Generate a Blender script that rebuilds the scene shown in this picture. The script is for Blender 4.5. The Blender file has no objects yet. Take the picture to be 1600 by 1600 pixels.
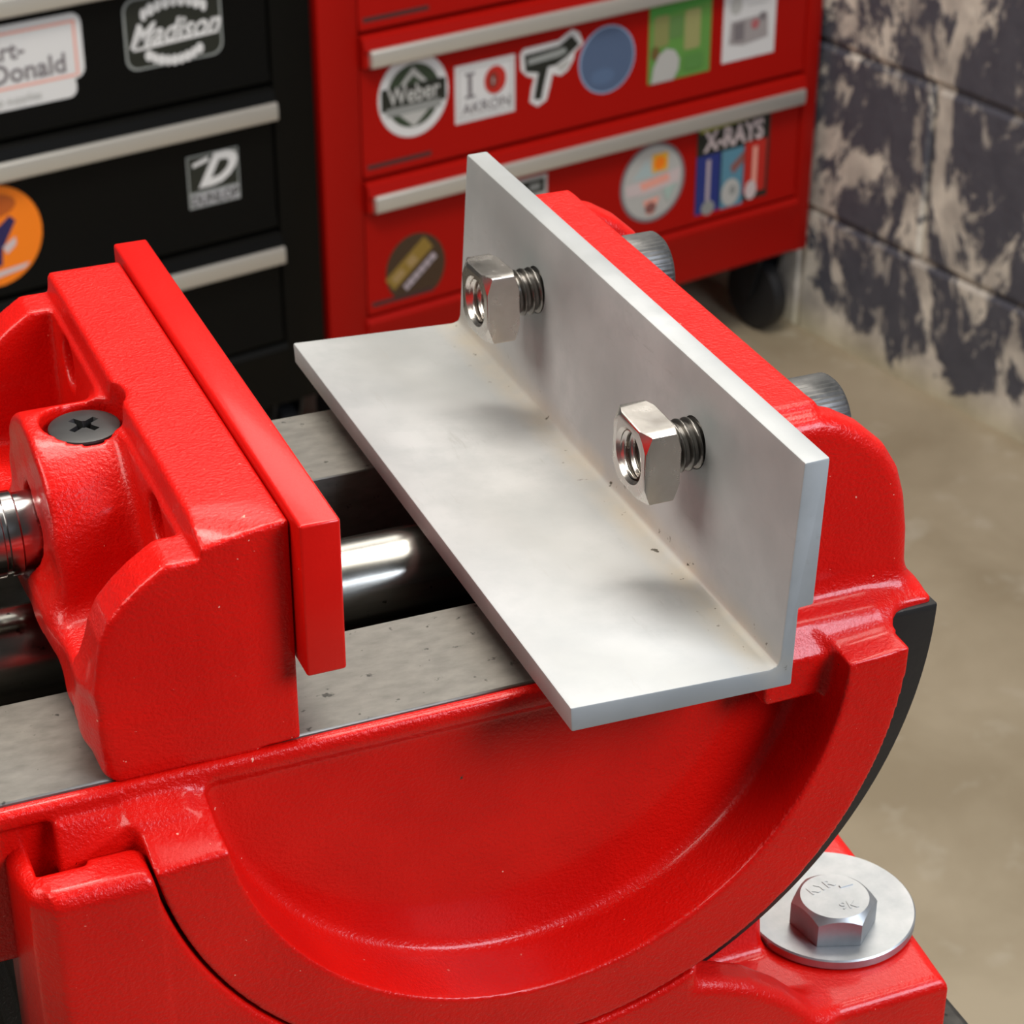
import bpy, bmesh, math, random
import numpy as np
from mathutils import Vector, Matrix
random.seed(4); rng = np.random.default_rng(4)
S = 0.001                                   # everything below is modelled in millimetres
COL = bpy.context.scene.collection
SC = bpy.context.scene

# ------------------------------------------------------------------ camera
PITCH, YAW = math.radians(29.811), math.radians(22.390)
cam_d = bpy.data.cameras.new('camera'); cam = bpy.data.objects.new('camera', cam_d); COL.objects.link(cam)
cam.location = (-76.312*S, -243.445*S, 146.638*S)
fw = Vector((math.sin(YAW)*math.cos(PITCH), math.cos(YAW)*math.cos(PITCH), -math.sin(PITCH)))
cam.rotation_euler = fw.to_track_quat('-Z', 'Y').to_euler()
cam_d.sensor_width = 36.0; cam_d.sensor_height = 36.0; cam_d.sensor_fit = 'HORIZONTAL'
cam_d.lens = 3542.55/1600*36
cam_d.clip_start = 0.01; cam_d.clip_end = 50
cam_d.dof.use_dof = True; cam_d.dof.focus_distance = 0.325; cam_d.dof.aperture_fstop = 76
SC.camera = cam
# ------------------------------------------------------------------ world, lights, exposure
SC.view_settings.view_transform = 'Standard'; SC.view_settings.look = 'None'
SC.view_settings.exposure = 0.0; SC.view_settings.gamma = 1.0; SC.view_settings.use_curve_mapping = False
w = bpy.data.worlds.new('workshop_ambient'); SC.world = w; w.use_nodes = True
w.node_tree.nodes['Background'].inputs[0].default_value = (0.86, 0.86, 0.84, 1)
w.node_tree.nodes['Background'].inputs[1].default_value = 0.07
def area(name, loc, target, sx, sy, power, color):
    l = bpy.data.lights.new(name, 'AREA'); l.shape = 'RECTANGLE'; l.size = sx; l.size_y = sy
    l.energy = power; l.color = color
    o = bpy.data.objects.new(name, l); COL.objects.link(o); o.location = loc
    o.rotation_euler = (Vector(target)-Vector(loc)).to_track_quat('-Z', 'Y').to_euler()
    return o
area('ceiling_lamp_over_bench', (0.35, 0.25, 1.30), (0.1, 0.05, 0), 1.25, 0.35, 12, (1.0, 0.95, 0.88))
area('added_highlight_lamp_back', (0.75, 1.35, 1.25), (0.1, 0.1, 0), 1.25, 0.45, 6.5, (1.0, 0.96, 0.90))  # added lamp, puts a grazing highlight on the upward red faces
area('ceiling_lamp_left', (-1.1, 0.1, 1.10), (0, 0.1, 0), 1.0, 0.6, 17, (1.0, 0.95, 0.88))
area('ceiling_lamp_cabinets', (0.2, 0.7, 1.35), (0.5, 1.9, -0.8), 1.25, 0.40, 27, (1.0, 0.93, 0.84))
area('window_light', (0.95, -1.15, 0.95), (0, 0, 0), 0.8, 0.8, 34, (0.78, 0.86, 1.0))

# ------------------------------------------------------------------ materials
def new_mat(name):
    m = bpy.data.materials.new(name); m.use_nodes = True
    nt = m.node_tree; return m, nt, nt.nodes['Principled BSDF']
def nd(nt, t, **kw):
    n = nt.nodes.new(t)
    for k, v in kw.items():
        if k in n.inputs: n.inputs[k].default_value = v
        else: setattr(n, k, v)
    return n
def coords(nt, scale=(1, 1, 1), kind='Object'):
    tc = nd(nt, 'ShaderNodeTexCoord'); mp = nd(nt, 'ShaderNodeMapping'); mp.inputs['Scale'].default_value = scale
    nt.links.new(tc.outputs[kind], mp.inputs[0]); return mp.outputs[0]
def noise(nt, co, scale, detail=3, rough=.5, dist=0):
    n = nd(nt, 'ShaderNodeTexNoise', Scale=scale, Detail=detail, Roughness=rough, Distortion=dist)
    nt.links.new(co, n.inputs['Vector']); return n.outputs[0]
def ramp(nt, fac, stops):
    r = nd(nt, 'ShaderNodeValToRGB'); el = r.color_ramp.elements
    while len(el) < len(stops): el.new(.5)
    for e, (p, c) in zip(el, stops):
        e.position = p; e.color = (c, c, c, 1) if isinstance(c, (int, float)) else (*c, 1)
    nt.links.new(fac, r.inputs[0]); return r.outputs[0]
def mixc(nt, fac, a, b):
    m = nd(nt, 'ShaderNodeMix'); m.data_type = 'RGBA'
    for s, v in ((0, fac), (6, a), (7, b)):
        if isinstance(v, (int, float)): m.inputs[s].default_value = v
        elif isinstance(v, tuple): m.inputs[s].default_value = (*v, 1)
        else: nt.links.new(v, m.inputs[s])
    return m.outputs[2]
def math_(nt, op, a, b=None):
    m = nd(nt, 'ShaderNodeMath', operation=op)
    for s, v in ((0, a), (1, b)):
        if v is None: continue
        if isinstance(v, (int, float)): m.inputs[s].default_value = v
        else: nt.links.new(v, m.inputs[s])
    return m.outputs[0]
def bump(nt, bsdf, h, strength=.3, dist=.0002):
    b = nd(nt, 'ShaderNodeBump', Strength=strength, Distance=dist)
    nt.links.new(h, b.inputs['Height']); nt.links.new(b.outputs[0], bsdf.inputs['Normal'])
def plain(name, col, rough=.5, metal=0, coat=0, bumpscale=None, bstr=.2, bd=.0002):
    m, nt, b = new_mat(name)
    b.inputs['Base Color'].default_value = (*col, 1); b.inputs['Roughness'].default_value = rough
    b.inputs['Metallic'].default_value = metal; b.inputs['Coat Weight'].default_value = coat
    if 'enamel' in name: b.inputs['Specular IOR Level'].default_value = .15
    if bumpscale: bump(nt, b, noise(nt, coords(nt), bumpscale, 3), bstr, bd)
    return m
def red_paint(name, cast):
    m, nt, b = new_mat(name); co = coords(nt)
    n1 = noise(nt, co, 60, 4)
    col = mixc(nt, ramp(nt, n1, [(.35, 0.), (.7, 1.)]), (.61, .0035, .0016), (.71, .0060, .0026))
    chips = ramp(nt, noise(nt, co, 150, 5, .6, .3), [(.735 if cast else .76, 0.), (.755 if cast else .78, 1.)])
    glint_specks = ramp(nt, noise(nt, co, 1100, 2, .5), [(.765, 0.), (.785, 1.)])  # sparse pale flecks paint the sparkle of the glossy bumps into the colour
    col = mixc(nt, math_(nt, 'MULTIPLY', glint_specks, .75), col, (.95, .45, .33))
    col = mixc(nt, chips, col, (.06, .05, .035))
    if cast:                                     # deep shade of the channel between the ways, painted into the colour
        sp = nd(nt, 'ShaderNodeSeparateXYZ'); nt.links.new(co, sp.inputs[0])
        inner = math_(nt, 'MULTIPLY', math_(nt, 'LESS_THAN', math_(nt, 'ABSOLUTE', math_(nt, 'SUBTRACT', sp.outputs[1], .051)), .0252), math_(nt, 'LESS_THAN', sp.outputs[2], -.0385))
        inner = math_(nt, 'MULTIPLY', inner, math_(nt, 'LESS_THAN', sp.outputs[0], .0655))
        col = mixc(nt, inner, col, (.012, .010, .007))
    nt.links.new(col, b.inputs['Base Color'])
    b.inputs['Roughness'].default_value = .34; b.inputs['Specular IOR Level'].default_value = .25; b.inputs['Coat Weight'].default_value = .30
    b.inputs['Coat Roughness'].default_value = .13
    if cast:
        fine = noise(nt, co, 900, 3, .6); mid = noise(nt, co, 170, 3, .55)
        fine = noise(nt, co, 1700, 2, .6); h = math_(nt, 'ADD', math_(nt, 'MULTIPLY', fine, .8), math_(nt, 'MULTIPLY', mid, .75))
        bump(nt, b, h, .6, .0004)
    else:
        bump(nt, b, noise(nt, co, 1500, 2, .6), .35, .00012)
    return m
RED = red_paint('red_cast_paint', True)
REDM = red_paint('red_machined_paint', False)
def steel(name, c1, c2, rough, metal, sc=(1, 1, 1), nscale=200, bstr=.25, bd=.0001, spots=True):
    m, nt, b = new_mat(name); co = coords(nt, sc)
    n = noise(nt, co, nscale, 5, .6); c = mixc(nt, ramp(nt, n, [(.3, 0.), (.7, 1.)]), c1, c2)
    if spots:
        s = ramp(nt, noise(nt, coords(nt), 420, 3, .6), [(.66, 0.), (.72, 1.)])
        c = mixc(nt, s, c, tuple(v*.35 for v in c1))
    nt.links.new(c, b.inputs['Base Color']); b.inputs['Metallic'].default_value = metal
    r = math_(nt, 'ADD', math_(nt, 'MULTIPLY', n, .2), rough-.1); nt.links.new(r, b.inputs['Roughness'])
    bump(nt, b, n, bstr, bd); return m
WAY = steel('ground_grey_steel', (.15, .143, .125), (.215, .205, .18), .48, .6, (.5, 1, 1), 600, .35, .00008)
ROD = steel('oily_round_steel', (.26, .25, .22), (.42, .41, .38), .22, 1, (.15, 1, 1), 250, .2, .00005)
CHROME = steel('bright_screw_steel', (.42, .41, .40), (.55, .54, .53), .18, 1, (.2, 1, 1), 200, .15, .00004, False)
NICKEL = steel('nickel_plated_steel', (.62, .58, .53), (.74, .70, .65), .26, 1, (1, 1, 1), 260, .12, .00004, False)
BLACKOX = steel('black_oxide_steel', (.022, .022, .022), (.035, .034, .033), .42, .25, (1, 1, 1), 300, .2, .00005, False)
KNURL = steel('dark_grey_knurled_steel', (.075, .075, .072), (.13, .128, .122), .42, .6, (1, 1, 1), 500, .3, .00008, False)
THREAD = steel('dark_thread_steel', (.16, .15, .14), (.26, .25, .23), .32, 1, (1, 1, 1), 300, .2, .00005, False)
ZINC = steel('zinc_plated_steel', (.34, .355, .365), (.50, .51, .51), .42, .8, (1, 1, 1), 140, .25, .00006, False)
CASTDK = steel('dark_cast_iron', (.035, .034, .03), (.09, .085, .075), .45, .6, (1, 1, 1), 150, .4, .0002)
def aluminium():
    m, nt, b = new_mat('milled_aluminium'); co = coords(nt); br = coords(nt, (1, .06, 1))
    n = noise(nt, br, 260, 5, .6); cl = noise(nt, co, 38, 3, .5)
    c = mixc(nt, ramp(nt, cl, [(.35, 0.), (.65, 1.)]), (.36, .37, .365), (.47, .48, .475))
    scr = ramp(nt, noise(nt, coords(nt, (1, .16, 1)), 420, 5, .75), [(.60, 0.), (.68, 1.)])
    c = mixc(nt, math_(nt, 'MULTIPLY', ramp(nt, noise(nt, co, 110, 5, .65), [(.45, 0.), (.7, 1.)]), .5), c, (.33, .345, .345))
    c = mixc(nt, math_(nt, 'MULTIPLY', scr, .55), c, (.36, .36, .35))
    # tan residue lying in the inner corner of the angle
    g = nd(nt, 'ShaderNodeTexCoord'); sp = nd(nt, 'ShaderNodeSeparateXYZ'); nt.links.new(g.outputs['Object'], sp.inputs[0])
    dx = math_(nt, 'ABSOLUTE', math_(nt, 'SUBTRACT', sp.outputs[0], .0588)); dz = math_(nt, 'ABSOLUTE', math_(nt, 'ADD', sp.outputs[2], .0308))
    d = math_(nt, 'ADD', dx, dz)
    near = ramp(nt, math_(nt, 'MULTIPLY', d, 100), [(.15, 1.), (.50, 0.)])
    dirt = math_(nt, 'MULTIPLY', near, ramp(nt, noise(nt, co, 120, 4, .6), [(.3, .25), (.65, .85)]))
    c = mixc(nt, math_(nt, 'MULTIPLY', dirt, .8), c, (.52, .46, .36))
    grit = math_(nt, 'MULTIPLY', near, ramp(nt, noise(nt, co, 480, 3, .6), [(.66, 0.), (.70, 1.)]))
    c = mixc(nt, grit, c, (.08, .07, .05))
    nt.links.new(c, b.inputs['Base Color']); b.inputs['Metallic'].default_value = .3
    r = math_(nt, 'ADD', math_(nt, 'MULTIPLY', cl, .2), .46); nt.links.new(r, b.inputs['Roughness'])
    bump(nt, b, n, .25, .00006); return m
ALU = aluminium()
CABRED = plain('red_cabinet_enamel', (.36, .0045, .002), .45, 0, .0)
CABBLK = plain('black_cabinet_enamel', (.0022, .0022, .0018), .45, 0, .0)
HANDLE = plain('brushed_handle_aluminium', (.62, .60, .55), .38, .6)
SLOT = plain('dark_badge', (.05, .02, .02), .4)
RUBBER = plain('black_caster_rubber', (.012, .012, .013), .5)
FRAMEDK = plain('dark_steel_fork', (.03, .03, .032), .4, .5)
P = {}
def pm(name, col, rough=.45):
    if name not in P: P[name] = plain('print_'+name, col, rough)
    return P[name]
WHITE = pm('white', (.70, .70, .70)); BLACK = pm('black', (.015, .018, .013)); DKGREEN = pm('dark_green', (.035, .055, .03))
GREY = pm('grey', (.28, .29, .28)); PRED = pm('red', (.50, .02, .012)); ORANGE = pm('orange', (.95, .22, .005)); NAVY = pm('navy', (.02, .015, .09))
PINKW = pm('pinkish_white', (.62, .52, .52)); BLUE = pm('blue', (.085, .13, .23)); LBLUE = pm('pale_blue', (.30, .42, .60))
GREEN = pm('green', (.12, .30, .06)); LGREEN = pm('light_green', (.33, .33, .13)); PALE = pm('pale_grey', (.48, .48, .46)); SALMON = pm('salmon', (.85, .38, .30))
MIDG = pm('mid_grey', (.20, .18, .19)); LIME = pm('lime', (.36, .38, .03)); ROYAL = pm('royal_blue', (.02, .035, .20)); TEAL = pm('teal', (.10, .26, .36))
YEL = pm('yellow', (.80, .42, .04)); BROWN = pm('brown', (.055, .03, .015)); GOLD = pm('gold', (.27, .17, .03)); LILAC = pm('lilac', (.45, .38, .42)); PLUM = pm('plum', (.25, .10, .09)); SILV = pm('silver', (.30, .32, .31))

def wall_mat():
    m, nt, b = new_mat('peeling_painted_block'); co = coords(nt, kind='Generated')
    g = nd(nt, 'ShaderNodeNewGeometry'); pos = g.outputs['Position']
    mp = nd(nt, 'ShaderNodeMapping'); mp.inputs['Scale'].default_value = (1, 1, .62); nt.links.new(pos, mp.inputs[0])
    a = noise(nt, mp.outputs[0], 8.5, 9, .68, .5); sp = nd(nt, 'ShaderNodeSeparateXYZ'); nt.links.new(pos, sp.inputs[0])
    low = math_(nt, 'MULTIPLY', math_(nt, 'SUBTRACT', -1.015, sp.outputs[2]), 3.2)
    low = math_(nt, 'MAXIMUM', low, -.02)
    v = math_(nt, 'ADD', a, low)
    mask = ramp(nt, v, [(.492, 0.), (.520, 1.)])
    fine = ramp(nt, noise(nt, mp.outputs[0], 30, 5, .65, .4), [(.56, 0.), (.62, 1.)])
    mask = math_(nt, 'MAXIMUM', mask, math_(nt, 'MULTIPLY', fine, .55))
    slate = mixc(nt, noise(nt, pos, 40, 4), (.052, .055, .074), (.10, .102, .125))
    plaster = mixc(nt, ramp(nt, noise(nt, pos, 18, 5), [(.35, 0.), (.65, 1.)]), (.38, .35, .315), (.76, .71, .62))
    yel = ramp(nt, math_(nt, 'MULTIPLY', math_(nt, 'ADD', sp.outputs[2], 1.08), 10), [(.0, 1.), (.42, 0.)])
    plaster = mixc(nt, math_(nt, 'MULTIPLY', yel, .65), plaster, (.56, .50, .30))
    nt.links.new(mixc(nt, mask, slate, plaster), b.inputs['Base Color']); b.inputs['Roughness'].default_value = .6
    h = math_(nt, 'ADD', math_(nt, 'MULTIPLY', mask, -.6), noise(nt, pos, 120, 4)); bump(nt, b, h, .5, .002); return m
WALL = wall_mat()
MORTAR = plain('painted_mortar', (.16, .15, .15), .8)
def floor_mat():
    m, nt, b = new_mat('worn_concrete'); g = nd(nt, 'ShaderNodeNewGeometry'); pos = g.outputs['Position']
    a = noise(nt, pos, 5, 6, .6, .2)
    c = mixc(nt, ramp(nt, a, [(.35, 0.), (.65, 1.)]), (.33, .27, .18), (.44, .37, .26))
    s = ramp(nt, noise(nt, pos, 14, 4, .6), [(.58, 0.), (.72, 1.)]); c = mixc(nt, math_(nt, 'MULTIPLY', s, .5), c, (.55, .50, .40))
    nt.links.new(c, b.inputs['Base Color']); b.inputs['Roughness'].default_value = .42
    bump(nt, b, noise(nt, pos, 60, 4), .2, .001); return m
FLOOR = floor_mat()

# ------------------------------------------------------------------ mesh helpers
def tag(o, label=None, cat=None, group=None, kind=None):
    if label: o['label'] = label
    if cat: o['category'] = cat
    if group: o['group'] = group
    if kind: o['kind'] = kind
    return o
def link(name, me, mats, parent=None):
    for m in (mats if isinstance(mats, (list, tuple)) else [mats]): me.materials.append(m)
    o = bpy.data.objects.new(name, me); COL.objects.link(o)
    if parent: o.parent = parent
    return o
def empty(name, loc=(0, 0, 0)):
    o = bpy.data.objects.new(name, None); COL.objects.link(o); o.location = Vector(loc)*S; o.empty_display_size = .01; return o
def fin(bm, name, mats, parent=None, smooth=None, scale=S, M=None):
    """smooth = angle in degrees above which edges stay sharp"""
    if M is not None: bmesh.ops.transform(bm, matrix=M, verts=bm.verts)
    if scale != 1: bmesh.ops.scale(bm, vec=(scale,)*3, verts=bm.verts)
    bmesh.ops.recalc_face_normals(bm, faces=bm.faces)
    if smooth:
        a = math.radians(smooth)
        for f in bm.faces: f.smooth = True
        for e in bm.edges:
            e.smooth = len(e.link_faces) == 2 and e.calc_face_angle(0) < a
    me = bpy.data.meshes.new(name); bm.to_mesh(me); bm.free()
    o = link(name, me, mats, parent)
    if parent is not None: o.matrix_parent_inverse = Matrix.Translation(-parent_loc(parent))
    return o
def parent_loc(p):
    v = Vector((0, 0, 0))
    while p is not None: v += p.location+p.matrix_parent_inverse.to_translation(); p = p.parent
    return v
def box_bm(x0, x1, y0, y1, z0, z1, bev=0, seg=2):
    bm = bmesh.new(); bmesh.ops.create_cube(bm, size=1)
    bmesh.ops.scale(bm, vec=(x1-x0, y1-y0, z1-z0), verts=bm.verts)
    bmesh.ops.translate(bm, vec=((x0+x1)/2, (y0+y1)/2, (z0+z1)/2), verts=bm.verts)
    if bev: bmesh.ops.bevel(bm, geom=list(bm.edges), offset=bev, segments=seg, profile=.5, affect='EDGES')
    return bm
def prism_bm(poly, a0, a1, axis='Y', bev=0, seg=2, sel=None):
    """poly: 2D points; extruded along axis"""
    bm = bmesh.new()
    def v3(p, a): return {'Y': (p[0], a, p[1]), 'X': (a, p[0], p[1]), 'Z': (p[0], p[1], a)}[axis]
    A = [bm.verts.new(v3(p, a0)) for p in poly]; B = [bm.verts.new(v3(p, a1)) for p in poly]
    n = len(poly); bm.faces.new(A); bm.faces.new(B[::-1])
    for i in range(n): bm.faces.new((A[i], B[i], B[(i+1) % n], A[(i+1) % n]))
    bmesh.ops.recalc_face_normals(bm, faces=bm.faces)
    if bev:
        es = [e for e in bm.edges if e.calc_face_angle(0) > .5 and (sel is None or sel(e))]
        bmesh.ops.bevel(bm, geom=es, offset=bev, segments=seg, profile=.5, affect='EDGES', clamp_overlap=True)
    return bm
def lathe_bm(prof, n=64, axis='Z', center=(0, 0, 0), closed_ends=True, rmod=None):
    """prof: (radius, along) ; rmod(theta, i) multiplies the radius"""
    bm = bmesh.new(); rings = []
    for i, (r, h) in enumerate(prof):
        ring = []
        for k in range(n):
            t = 2*math.pi*k/n; rr = r*(rmod(k, i) if rmod else 1)
            a, b = rr*math.cos(t), rr*math.sin(t)
            p = {'Z': (a, b, h), 'X': (h, a, b), 'Y': (a, h, b)}[axis]
            ring.append(bm.verts.new(Vector(p)+Vector(center)))
        rings.append(ring)
    for i in range(len(rings)-1):
        for k in range(n): bm.faces.new((rings[i][k], rings[i][(k+1) % n], rings[i+1][(k+1) % n], rings[i+1][k]))
    if closed_ends: bm.faces.new(rings[0][::-1]); bm.faces.new(rings[-1])
    return bm
def helix_bm(r0, r1, pitch, x0, x1, center, n=48, per=8, axis='X'):
    """threaded surface: sawtooth ridge that winds along X"""
    bm = bmesh.new(); rows = []; N = int((x1-x0)/pitch*per)
    for i in range(N+1):
        x = x0+(x1-x0)*i/N; row = []
        for k in range(n):
            ph = ((x-x0)/pitch - k/n) % 1.0; tri = 1-abs(2*ph-1)
            r = r0+(r1-r0)*min(1, max(0, (tri-.12)/.70)); t = 2*math.pi*k/n
            row.append(bm.verts.new((center[0]+x, center[1]+r*math.cos(t), center[2]+r*math.sin(t))))
        rows.append(row)
    for i in range(N):
        for k in range(n): bm.faces.new((rows[i][k], rows[i][(k+1) % n], rows[i+1][(k+1) % n], rows[i+1][k]))
    return bm
def boolean(a, b, op):
    """bmesh a op bmesh b -> new bmesh"""
    ma = bpy.data.meshes.new('t'); a.to_mesh(ma); a.free(); mb = bpy.data.meshes.new('t'); b.to_mesh(mb); b.free()
    oa = bpy.data.objects.new('t', ma); ob = bpy.data.objects.new('t', mb); COL.objects.link(oa); COL.objects.link(ob)
    m = oa.modifiers.new('b', 'BOOLEAN'); m.object = ob; m.operation = op; m.solver = 'EXACT'
    dg = bpy.context.evaluated_depsgraph_get(); me = bpy.data.meshes.new_from_object(oa.evaluated_get(dg))
    r = bmesh.new(); r.from_mesh(me)
    for o in (oa, ob): bpy.data.objects.remove(o)
    for m_ in (ma, mb, me): bpy.data.meshes.remove(m_)
    return r

# ------------------------------------------------------------------ castings as distance fields (surface nets)
def g3(xs, ys, zs): return xs[:, None, None].astype('f4'), ys[None, :, None].astype('f4'), zs[None, None, :].astype('f4')
def sbox(X, Y, Z, x0, x1, y0, y1, z0, z1, r=0):
    qx = np.abs(X-(x0+x1)/2)-(x1-x0)/2+r; qy = np.abs(Y-(y0+y1)/2)-(y1-y0)/2+r; qz = np.abs(Z-(z0+z1)/2)-(z1-z0)/2+r
    o = np.sqrt(np.maximum(qx, 0)**2+np.maximum(qy, 0)**2+np.maximum(qz, 0)**2)
    return o+np.minimum(np.maximum(qx, np.maximum(qy, qz)), 0)-r
def ext(d2, a, a0, a1, r=0):
    """2D distance d2 extruded over axis coordinate a in [a0,a1], rounded by r"""
    qa = np.abs(a-(a0+a1)/2)-(a1-a0)/2+r; d = d2+r
    return np.sqrt(np.maximum(d, 0)**2+np.maximum(qa, 0)**2)+np.minimum(np.maximum(d, qa), 0)-r
def spoly(U, V, pts):
    """signed distance to a 2D polygon on a grid U,V (broadcast)"""
    d = None; sgn = None
    n = len(pts); inside = None
    for i in range(n):
        ax, ay = pts[i]; bx, by = pts[(i+1) % n]
        ex, ey = bx-ax, by-ay; wx, wy = U-ax, V-ay
        t = np.clip((wx*ex+wy*ey)/(ex*ex+ey*ey), 0, 1)
        dd = (wx-ex*t)**2+(wy-ey*t)**2; d = dd if d is None else np.minimum(d, dd)
        if ay != by:
            c = ((V >= ay) != (V >= by)) & (U < (bx-ax)*(V-ay)/(by-ay)+ax)
            inside = c if inside is None else inside ^ c
    return np.where(inside, -np.sqrt(d), np.sqrt(d)).astype('f4')
def smin(a, b, k):
    if k <= 0: return np.minimum(a, b)
    h = np.maximum(k-np.abs(a-b), 0)/k; return np.minimum(a, b)-h*h*k*.25
def smax(a, b, k): return -smin(-a, -b, k)
def surface_nets(F, xs, ys, zs):
    F = F.copy(); F[0] = F[-1] = 1; F[:, 0] = F[:, -1] = 1; F[:, :, 0] = F[:, :, -1] = 1
    neg = F < 0; nx, ny, nz = F.shape; C = [xs, ys, zs]
    cx, cy, cz = nx-1, ny-1, nz-1
    cnt = np.zeros((cx, cy, cz), 'i1')
    for dx in (0, 1):
        for dy in (0, 1):
            for dz in (0, 1): cnt += neg[dx:dx+cx, dy:dy+cy, dz:dz+cz]
    act = (cnt > 0) & (cnt < 8); I, J, K = np.nonzero(act); m = len(I)
    idx = -np.ones((cx, cy, cz), 'i4'); idx[I, J, K] = np.arange(m)
    Pm = np.zeros((m, 3)); W = np.zeros(m)
    base = (I, J, K)
    for ax in range(3):
        o = [a for a in range(3) if a != ax]
        for u in (0, 1):
            for v in (0, 1):
                A = list(base); A[o[0]] = A[o[0]]+u; A[o[1]] = A[o[1]]+v
                B = list(A); B[ax] = B[ax]+1
                fa = F[tuple(A)]; fb = F[tuple(B)]; c = (fa < 0) != (fb < 0)
                t = np.where(c, fa/np.where(c, fa-fb, 1), 0)
                pa = np.stack([C[i][A[i]] for i in range(3)], 1).astype(float)
                pa[:, ax] += t*(C[ax][B[ax]]-C[ax][A[ax]])
                Pm[c] += pa[c]; W[c] += 1
    Pm /= W[:, None]
    Q = []
    for ax in range(3):
        o = [a for a in range(3) if a != ax]
        s0 = [slice(1, n-1) for n in (nx, ny, nz)]; s0[ax] = slice(0, (nx, ny, nz)[ax]-1)
        s1 = list(s0); s1[ax] = slice(1, (nx, ny, nz)[ax])
        a = neg[tuple(s0)]; b = neg[tuple(s1)]; e = np.argwhere(a != b)
        off = np.array([1, 1, 1]); off[ax] = 0; fl = a[tuple(e.T)]; e = e+off
        def cid(du, dv):
            q = e.copy(); q[:, o[0]] -= du; q[:, o[1]] -= dv; return idx[tuple(q.T)]
        q = np.stack([cid(1, 1), cid(0, 1), cid(0, 0), cid(1, 0)], 1)
        flip = fl if ax != 1 else ~fl
        q[~flip] = q[~flip][:, ::-1]; Q.append(q)
    return Pm, np.concatenate(Q)
def casting(name, F, xs, ys, zs, mats, parent, relax=1):
    V, Q = surface_nets(F, xs, ys, zs)
    for _ in range(relax):                       # light smoothing pass rounds the stair steps
        A = np.zeros_like(V); W = np.zeros(len(V))
        for i in range(4):
            a = Q[:, i]; b = Q[:, (i+1) % 4]
            for s, t in ((a, b), (b, a)):
                for c in range(3): A[:, c] += np.bincount(s, V[t, c], len(V))
                W += np.bincount(s, minlength=len(V))
        V = V*.5+A/W[:, None]*.5
    me = bpy.data.meshes.new(name)
    me.vertices.add(len(V)); me.vertices.foreach_set('co', (V*S).ravel())
    me.loops.add(Q.size); me.loops.foreach_set('vertex_index', Q.ravel().astype('i4'))
    me.polygons.add(len(Q)); me.polygons.foreach_set('loop_start', np.arange(0, Q.size, 4, dtype='i4'))
    me.polygons.foreach_set('loop_total', np.full(len(Q), 4, 'i4'))
    me.polygons.foreach_set('use_smooth', np.ones(len(Q), bool)); me.update(); me.validate()
    o = link(name, me, mats, parent)
    if parent is not None: o.matrix_parent_inverse = Matrix.Translation(-parent_loc(parent))
    return o
def ar(*seg):
    """coordinate array from (start, stop, step) runs"""
    out = [np.arange(a, b-1e-6, h) for a, b, h in seg]; return np.append(np.concatenate(out), seg[-1][1])

# ------------------------------------------------------------------ setting: floor and block wall
PH = math.radians(12.52); CX = Vector((math.cos(PH), math.sin(PH), 0)); CN = Vector((-math.sin(PH), math.cos(PH), 0))
D0, X0, ZF = 1699.6, 328.0, -1078.0         # X0 is replaced below by the value measured from the photograph
def _x0():
    r = Vector((math.cos(YAW), -math.sin(YAW), 0)); u = r.cross(fw)
    d = fw+r*((502-800)/3542.55)-u*((250-800)/3542.55); o = Vector((-76.312, -243.445, 146.638))
    t = (D0-o.dot(CN))/d.dot(CN); return (o+d*t).dot(CX)
X0 = _x0()
CAB = Matrix(((CX.x, CN.x, 0, 0), (CX.y, CN.y, 0, 0), (0, 0, 1, 0), (0, 0, 0, 1))) @ Matrix.Translation((X0, D0, 0))
# cabinet frame: x along the fronts, y into the cabinets (0 = front plane), z up, all in millimetres
CABM = Matrix.Translation(CAB.to_translation()*S) @ CAB.to_3x3().to_4x4()
def cab_obj(bm, name, mats, parent=None, smooth=None):
    """mesh given in cabinet coordinates, object carries the cabinet transform"""
    if parent is None:
        o = fin(bm, name, mats, None, smooth); o.matrix_world = CABM; return o
    bmesh.ops.scale(bm, vec=(S,)*3, verts=bm.verts); bmesh.ops.recalc_face_normals(bm, faces=bm.faces)
    if smooth:
        for f in bm.faces: f.smooth = True
        for e in bm.edges: e.smooth = len(e.link_faces) == 2 and e.calc_face_angle(0) < math.radians(smooth)
    me = bpy.data.meshes.new(name); bm.to_mesh(me); bm.free()
    return link(name, me, mats, parent)
fl = cab_obj(box_bm(-2600, 692, -3200, 700, ZF-60, ZF), 'floor', FLOOR); tag(fl, kind='structure')
WXC = 692.0
core = cab_obj(box_bm(WXC+6, WXC+190, -3000, 700, ZF-60, 1000), 'wall_right', WALL); tag(core, kind='structure')
def block_bm(y0, y1, z0, z1, seed):
    r = random.Random(seed); bm = bmesh.new(); n = 7; f = []
    bev = 5
    ys = [y0, y0+bev]+[y0+(y1-y0)*k/4 for k in (1, 2, 3)]+[y1-bev, y1]; zs = [z0, z0+bev, (z0+z1)/2, z1-bev, z1]
    g = [[bm.verts.new((WXC+(5.0 if (i in (0, len(ys)-1) or j in (0, len(zs)-1)) else r.uniform(-.8, .8)), y, z)) for j, z in enumerate(zs)] for i, y in enumerate(ys)]
    for i in range(len(ys)-1):
        for j in range(len(zs)-1): bm.faces.new((g[i][j], g[i+1][j], g[i+1][j+1], g[i][j+1]))
    b = [bm.verts.new((WXC+12, y, z)) for y, z in ((y0, z0), (y1, z0), (y1, z1), (y0, z1))]; bm.faces.new(b)
    return bm
HB = [-1078, -918, -705, -492, -279, -66, 147, 360, 573]
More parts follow.
